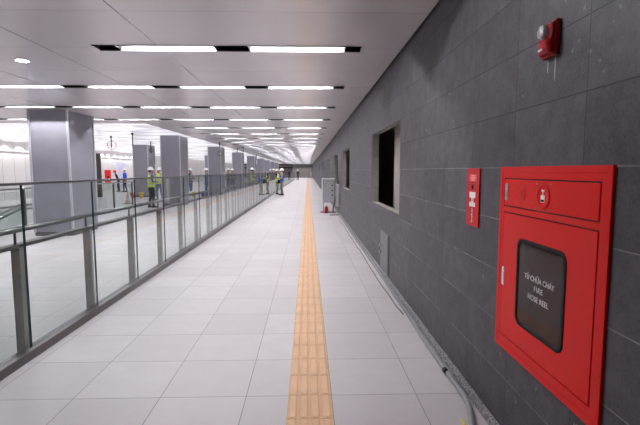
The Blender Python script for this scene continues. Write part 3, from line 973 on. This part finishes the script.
def bucket(label, loc, m):
    t = thing('bucket', label, 'bucket', loc)
    bm = B(); lathe(bm, [(.10, 0), (.135, .30), (.145, .305), (.145, .32), (.128, .32), (.095, .02)], 20, capt=True); obj('pail', bm, m, t)
    bm = B(); tube(bm, [(.14 * math.cos(a), 0, .3 + .1 * math.sin(a)) for a in [PI * k / 10 for k in range(11)]], .005, 6); obj('bail_handle', bm, M['steel'], t)
bucket('orange bucket on the floor left of the hi-vis worker', (-10.28, 26.2, 0), M['orange'])
bucket('yellow bucket on the floor just left of the hi-vis worker', (-9.76, 26.2, 0), M['yellow'])
bucket('yellow bucket beside the white sacks', (-6.95, 27.2, 0), M['yellow'])
bucket('blue bucket beside the white sacks', (-6.42, 27.35, 0), M['blue_plastic'])
t = thing('traffic_cone', 'worn traffic cone standing left of the orange bucket', 'traffic cone', (-8.65, 21.5, 0))
bm = B(); box(bm, -.18, .18, -.18, .18, 0, .03, bev=.01); obj('base', bm, M['grey_cloth'], t)
bm = B(); lathe(bm, [(.13, .03), (.10, .16)], 20, capb=False, capt=False); lathe(bm, [(.075, .28), (.03, .56), (.02, .57)], 20, capb=False); obj('cone_body', bm, mat('faded_cone', (196, 152, 138), .7), t)
bm = B(); lathe(bm, [(.10, .16), (.075, .28)], 20, capb=False, capt=False); obj('reflective_band', bm, M['silver'], t)
def sack(label, loc, rz):
    bm = B()
    rings = []
    for i in range(9):
        u = i / 8
        hw = .24 * math.sin(PI * (.08 + .84 * u)) ** .35
        hh = .15 * math.sin(PI * (.04 + .92 * u)) ** .6
        rings.append([Vector((hw * math.copysign(abs(math.cos(a)) ** .7, math.cos(a)), (u - .5) * .6, .15 + hh * math.copysign(abs(math.sin(a)) ** .8, math.sin(a)) * (1 + .06 * math.sin(3 * a + i)))) for a in [2 * PI * k / 16 for k in range(16)]])
    loft(bm, rings)
    o = obj('sack', bm, M['sack']); o.location = loc; o.rotation_euler = (0, 0, rz)
    tag(o, label, 'sack')
sack('white sack on the floor, nearest the second column', (-7.3, 28.1, -.0), .3)
sack('white sack on the floor beside the blue bucket', (-6.72, 28.1, 0), 1.5)

# ---------------------------------------------------------------- people
def skin_mesh(verts, edges, radii):
    me = bpy.data.meshes.new('tmp'); me.from_pydata(verts, edges, []); me.update()
    o = bpy.data.objects.new('tmp', me); COL.objects.link(o)
    o.modifiers.new('skin', 'SKIN').use_smooth_shade = True
    for i, r in enumerate(radii):
        sv = me.skin_vertices[0].data[i]
        sv.radius = (r, r) if not isinstance(r, tuple) else r
        sv.use_root = (i == 0)
    sub = o.modifiers.new('sub', 'SUBSURF'); sub.levels = 2; sub.render_levels = 2
    dg = bpy.context.evaluated_depsgraph_get()
    out = bpy.data.meshes.new_from_object(o.evaluated_get(dg))
    bpy.data.objects.remove(o); bpy.data.meshes.remove(me)
    return out

ARMS = {'down': ((.245, -.03, 1.13), (.235, .07, .90)), 'hold': ((.25, -.02, 1.14), (.09, .25, 1.13)), 'raised': ((.26, .07, 1.16), (.12, .22, 1.36)), 'hip': ((.31, -.06, 1.14), (.2, .08, 1.0))}
def person(label, loc, face, height, shirt, trousers, vest=None, vest_mat=None, helmet='helmet', arms=('down', 'down'), stride=.05, lean=0.0, turn=0.0, group=None):
    t = thing('person', label, 'person', loc, face, group)
    s = height / 1.76
    verts, edges, rad, kinds = [], [], [], []
    def v(p, r): verts.append(Vector(p)); rad.append(r); return len(verts) - 1
    def e(a, b, k): edges.append((a, b)); kinds.append(k)
    SK, SH, TR = 0, 1, 2
    pel = v((0, 0, .94), .135)
    wai = v((0, .005, 1.07), .125); e(pel, wai, SH)
    che = v((0, .01, 1.25), .145); e(wai, che, SH)
    upc = v((0, 0, 1.385), .115); e(che, upc, SH)
    nek = v((0, .0, 1.475), .055); e(upc, nek, SK)
    jaw = v((0, .018, 1.545), .068); e(nek, jaw, SK)
    hed = v((0, .004, 1.62), .09); e(jaw, hed, SK)
    top = v((0, 0, 1.69), .07); e(hed, top, SK)
    hands = []
    for sg, pose in ((-1, arms[0]), (1, arms[1])):
        sh = v((.175 * sg, -.005, 1.385), .062); e(upc, sh, SH)
        el, wr = ARMS[pose]
        ie = v((el[0] * sg, el[1], el[2]), .047); e(sh, ie, SH)
        iw = v((wr[0] * sg, wr[1], wr[2]), .031); e(ie, iw, SH)
        d = (verts[iw] - verts[ie]).normalized()
        ip = v(verts[iw] + d * .06, .036); e(iw, ip, SK)
        hands.append((verts[ip].copy(), d, sg))
        hp = v((.095 * sg, 0, .87), .105); e(pel, hp, TR)
        kn = v((.105 * sg, .03 + stride * sg * .5, .48), .066); e(hp, kn, TR)
        an = v((.11 * sg, -.02 + stride * sg, .10), .048); e(kn, an, TR)
        ft = v((.115 * sg, .07 + stride * sg, .05), .042); e(an, ft, TR)
        v_ = verts[an]
    me = skin_mesh(verts, edges, rad)
    bm = B(); bm.from_mesh(me); bpy.data.meshes.remove(me)
    segs = [(verts[a], verts[b], k) for (a, b), k in zip(edges, kinds)]
    def near(p):
        best = (9, 0)
        for a, b, k in segs:
            ab = b - a; u = max(0, min(1, (p - a).dot(ab) / ab.length_squared))
            d = (a + ab * u - p).length
            if d < best[0]: best = (d, k)
        return best[1]
    for f in bm.faces:
        f.smooth = True; f.material_index = near(f.calc_center_median())
    for vv in bm.verts:
        if vv.co.z > .86 and abs(vv.co.x) < .16 and vv.co.z < 1.42 and abs(vv.co.y) < .2: vv.co.y *= .8
    # fingers
    for c, d, sg in hands:
        side = d.cross(Vector((sg * 1.0, 0, .25))).normalized()
        palm_n = side.cross(d).normalized() * 1.0
        if palm_n.dot(Vector((-sg, .2, -.2))) < 0: palm_n = -palm_n
        for i, (ln, off) in enumerate(((.068, -.027), (.078, -.009), (.072, .009), (.056, .026))):
            b0 = c + d * .015 + side * off
            p1 = b0 + d * (ln * .5); p2 = p1 + (d * .8 + palm_n * .6).normalized() * (ln * .38); p3 = p2 + (d * .35 + palm_n * .94).normalized() * (ln * .3)
            tube(bm, [b0, p1, p2, p3], [.0095, .009, .008, .006], 6, 0)
        b0 = c - d * .02 - side * .025
        tube(bm, [b0, b0 - side * .028 + d * .025 + palm_n * .012, b0 - side * .03 + d * .055 + palm_n * .03], [.011, .010, .007], 6, 0)
    # face
    tube(bm, [(0, .085, 1.63), (0, .103, 1.60), (0, .092, 1.588)], [.008, .013, .008], 8, 0)
    for sg in (-1, 1):
        ellipsoid(bm, (.086 * sg, -.005, 1.605), (.012, .022, .032), 10, 6, 0)
        ellipsoid(bm, (.032 * sg, .078, 1.628), (.014, .01, .008), 10, 6, 3)
    ellipsoid(bm, (0, .078, 1.562), (.024, .01, .006), 10, 6, 4)
    bmesh.ops.recalc_face_normals(bm, faces=bm.faces[:])
    TM = Matrix.Scale(s, 4)
    # bend forward from the hips
    def pose(b):
        for vv in b.verts:
            if lean and vv.co.z > .9:
                p = vv.co - Vector((0, 0, .92)); vv.co = Matrix.Rotation(-lean, 3, 'X') @ p + Vector((0, 0, .92))
        bmesh.ops.transform(b, matrix=TM, verts=b.verts[:]); return b
    o = obj('body', pose(bm), [M['skin'], M[shirt], M[trousers], M['eye'], M['lips']], t, fix=False)
    # shoes
    for sg in (-1, 1):
        bm = B()
        x, y = .112 * sg, stride * sg
        rings = []
        for yy, hw, hz in ((-.085, .03, .075), (-.06, .042, .10), (0, .044, .105), (.06, .047, .085), (.12, .05, .062), (.165, .043, .05), (.185, .02, .035)):
            rings.append([Vector((x + hw * math.copysign(abs(math.cos(a)) ** .6, math.cos(a)), y + yy, hz / 2 + hz / 2 * math.copysign(abs(math.sin(a)) ** .6, math.sin(a)))) for a in [2 * PI * k / 14 for k in range(14)]])
        loft(bm, rings)
        obj('shoe', pose(bm), M['shoe'], t)
    # hair below the helmet rim
    bm = B(); ellipsoid(bm, (0, -.022, 1.625), (.093, .088, .075), 16, 8); obj('hair', pose(bm), M['hair'], t)
    # helmet
    bm = B()
    prof = []
    for i in range(9):
        a = PI / 2 * i / 8
        prof.append((max(math.cos(a), .002), math.sin(a)))
    lathe(bm, prof, 24, 0, Matrix.Translation((0, 0, 1.655)) @ Matrix.Diagonal(Vector((.118, .138, .125, 1))), capb=True)
    pts = [(.118 * math.cos(a) * 1.1, .138 * math.sin(a) * 1.08 + (.045 * max(0, math.sin(a)) ** 2), 1.655 - .012 * max(0, math.sin(a))) for a in [2 * PI * k / 28 for k in range(28)]]
    rin = [(.116 * math.cos(a), .136 * math.sin(a), 1.664) for a in [2 * PI * k / 28 for k in range(28)]]
    vo = [bm.verts.new(p) for p in pts]; vi = [bm.verts.new(p) for p in rin]; vb = [bm.verts.new((p[0], p[1], p[2] - .006)) for p in pts]
    for k in range(28):
        j = (k + 1) % 28
        bm.faces.new((vo[k], vo[j], vi[j], vi[k])); bm.faces.new((vo[k], vb[k], vb[j], vo[j]))
    tube(bm, [(0, .12 * math.cos(a), 1.655 + .13 * math.sin(a)) for a in [PI * (.12 + .76 * k / 10) for k in range(11)]], .01, 6)
    obj('hard_hat', pose(bm), M[helmet], t)
    bm = B(); tube(bm, [(-.098, .0, 1.66), (-.085, .03, 1.58), (-.04, .062, 1.515), (0, .07, 1.505), (.04, .062, 1.515), (.085, .03, 1.58), (.098, 0, 1.66)], .006, 6)
    obj('chin_strap', pose(bm), M['rubber'], t)
    if vest:
        zs = [(.90, .172, .135, 0), (.99, .172, .135, 0), (1.04, .17, .134, 1), (1.14, .172, .138, 0), (1.19, .176, .14, 1), (1.30, .182, .138, 0), (1.375, .178, .118, 0), (1.435, .125, .085, 0), (1.455, .075, .07, 0)]
        bm = B(); rings = []
        for z, rx, ry, k in zs:
            rings.append([Vector((rx * math.copysign(abs(math.cos(a)) ** .8, math.cos(a)), .006 + ry * math.copysign(abs(math.sin(a)) ** .8, math.sin(a)), z)) for a in [2 * PI * q / 24 for q in range(24)]])
        loft(bm, rings, mats=[z[3] for z in zs[1:]], cap=False)
        bm.faces.ensure_lookup_table()
        if vest == 'band':
            for f in bm.faces:
                c = f.calc_center_median()
                if abs(abs(c.x) - .10) < .022 and c.z > 1.19: f.material_index = 1
        else:
            for f in bm.faces: f.material_index = 0
        obj('vest', pose(bm), [M[vest_mat], M['silver']], t)
    return t

person('person in a blue vest and white hard hat standing on the walkway, facing left', (-1.68, 28.9, 0), PI / 2, 1.70, 'tan_shirt', 'khaki', 'plain', 'blue_vest', arms=('hold', 'hold'))
person('person in yellow vest and white hard hat facing the person in the blue vest', (-2.05, 29.75, 0), -PI / 2 - .2, 1.68, 'dark_cloth', 'khaki', 'band', 'hivis', arms=('raised', 'hold'))
person('person in a yellow hi-vis vest and dark trousers, left of the second column', (-6.75, 19.3, 0), -.9, 1.72, 'blue_shirt', 'dark_cloth', 'band', 'hivis', arms=('hold', 'hold'))
person('person in yellow vest and blue jeans half hidden by the second column', (-8.02, 24.2, 0), PI * .9, 1.74, 'blue_shirt', 'jeans', 'band', 'hivis')
person('person in dark clothes just right of the second column, beside the white sacks', (-7.6, 29.0, 0), -1.8, 1.72, 'dark_cloth', 'jeans', 'band', 'grey_cloth', arms=('hold', 'down'))
person('person in a teal shirt standing in front of the third column', (-6.12, 27.0, 0), 1.7, 1.72, 'teal_shirt', 'teal_shirt')
person('person in a white hard hat between the third and fourth columns, left of the pair', (-6.25, 35.2, 0), 2.6, 1.76, 'grey_cloth', 'grey_cloth', arms=('hold', 'down'))
person('person in a white hard hat between the third and fourth columns, right of the pair', (-5.85, 34.6, 0), -2.4, 1.74, 'grey_cloth', 'dark_cloth', arms=('hold', 'hold'))
person('person in a yellow-green vest and white hard hat behind the railing near the fifth column', (-3.75, 30.2, 0), -1.2, 1.76, 'grey_cloth', 'grey_cloth', 'band', 'hivis', arms=('hold', 'hold'))
person('person in grey among the far group behind the railing, leftmost', (-3.85, 46, 0), 2.8, 1.74, 'blue_shirt', 'jeans', arms=('down', 'hold'))
person('person in blue-grey among the far group behind the railing, rightmost', (-3.45, 45, 0), -2.9, 1.76, 'blue_shirt', 'grey_cloth', arms=('hold', 'down'))
person('lone distant person in dark clothes at the far end of the walkway', (-1.65, 74, 0), 2.9, 1.72, 'dark_cloth', 'dark_cloth')
person('distant person in a blue jacket by the white far wall', (-13.85, 34, 0), 2.4, 1.74, 'blue_vest', 'dark_cloth')
person('distant person in a red hard hat leaning forward by the white far wall', (-14.45, 34.3, 0), 2.0, 1.66, 'dark_cloth', 'dark_cloth', helmet='helmet_red', lean=.35)
t = thing('shoulder_bag', 'black bag hanging at the side of the yellow-vested person on the walkway', 'bag', (-1.86, 29.5, .74))
bm = B(); box(bm, -.14, .14, -.06, .06, 0, .24, bev=.03); obj('bag_body', bm, M['black'], t)
bm = B(); box(bm, -.13, .13, -.075, -.058, .1, .235, bev=.006); obj('flap', bm, M['rubber'], t)
bm = B(); tube(bm, [(-.13, 0, .22), (-.08, .03, .31), (0, .06, .35), (.08, .03, .31), (.13, .0, .22)], .012, 6); obj('strap', bm, M['black'], t)
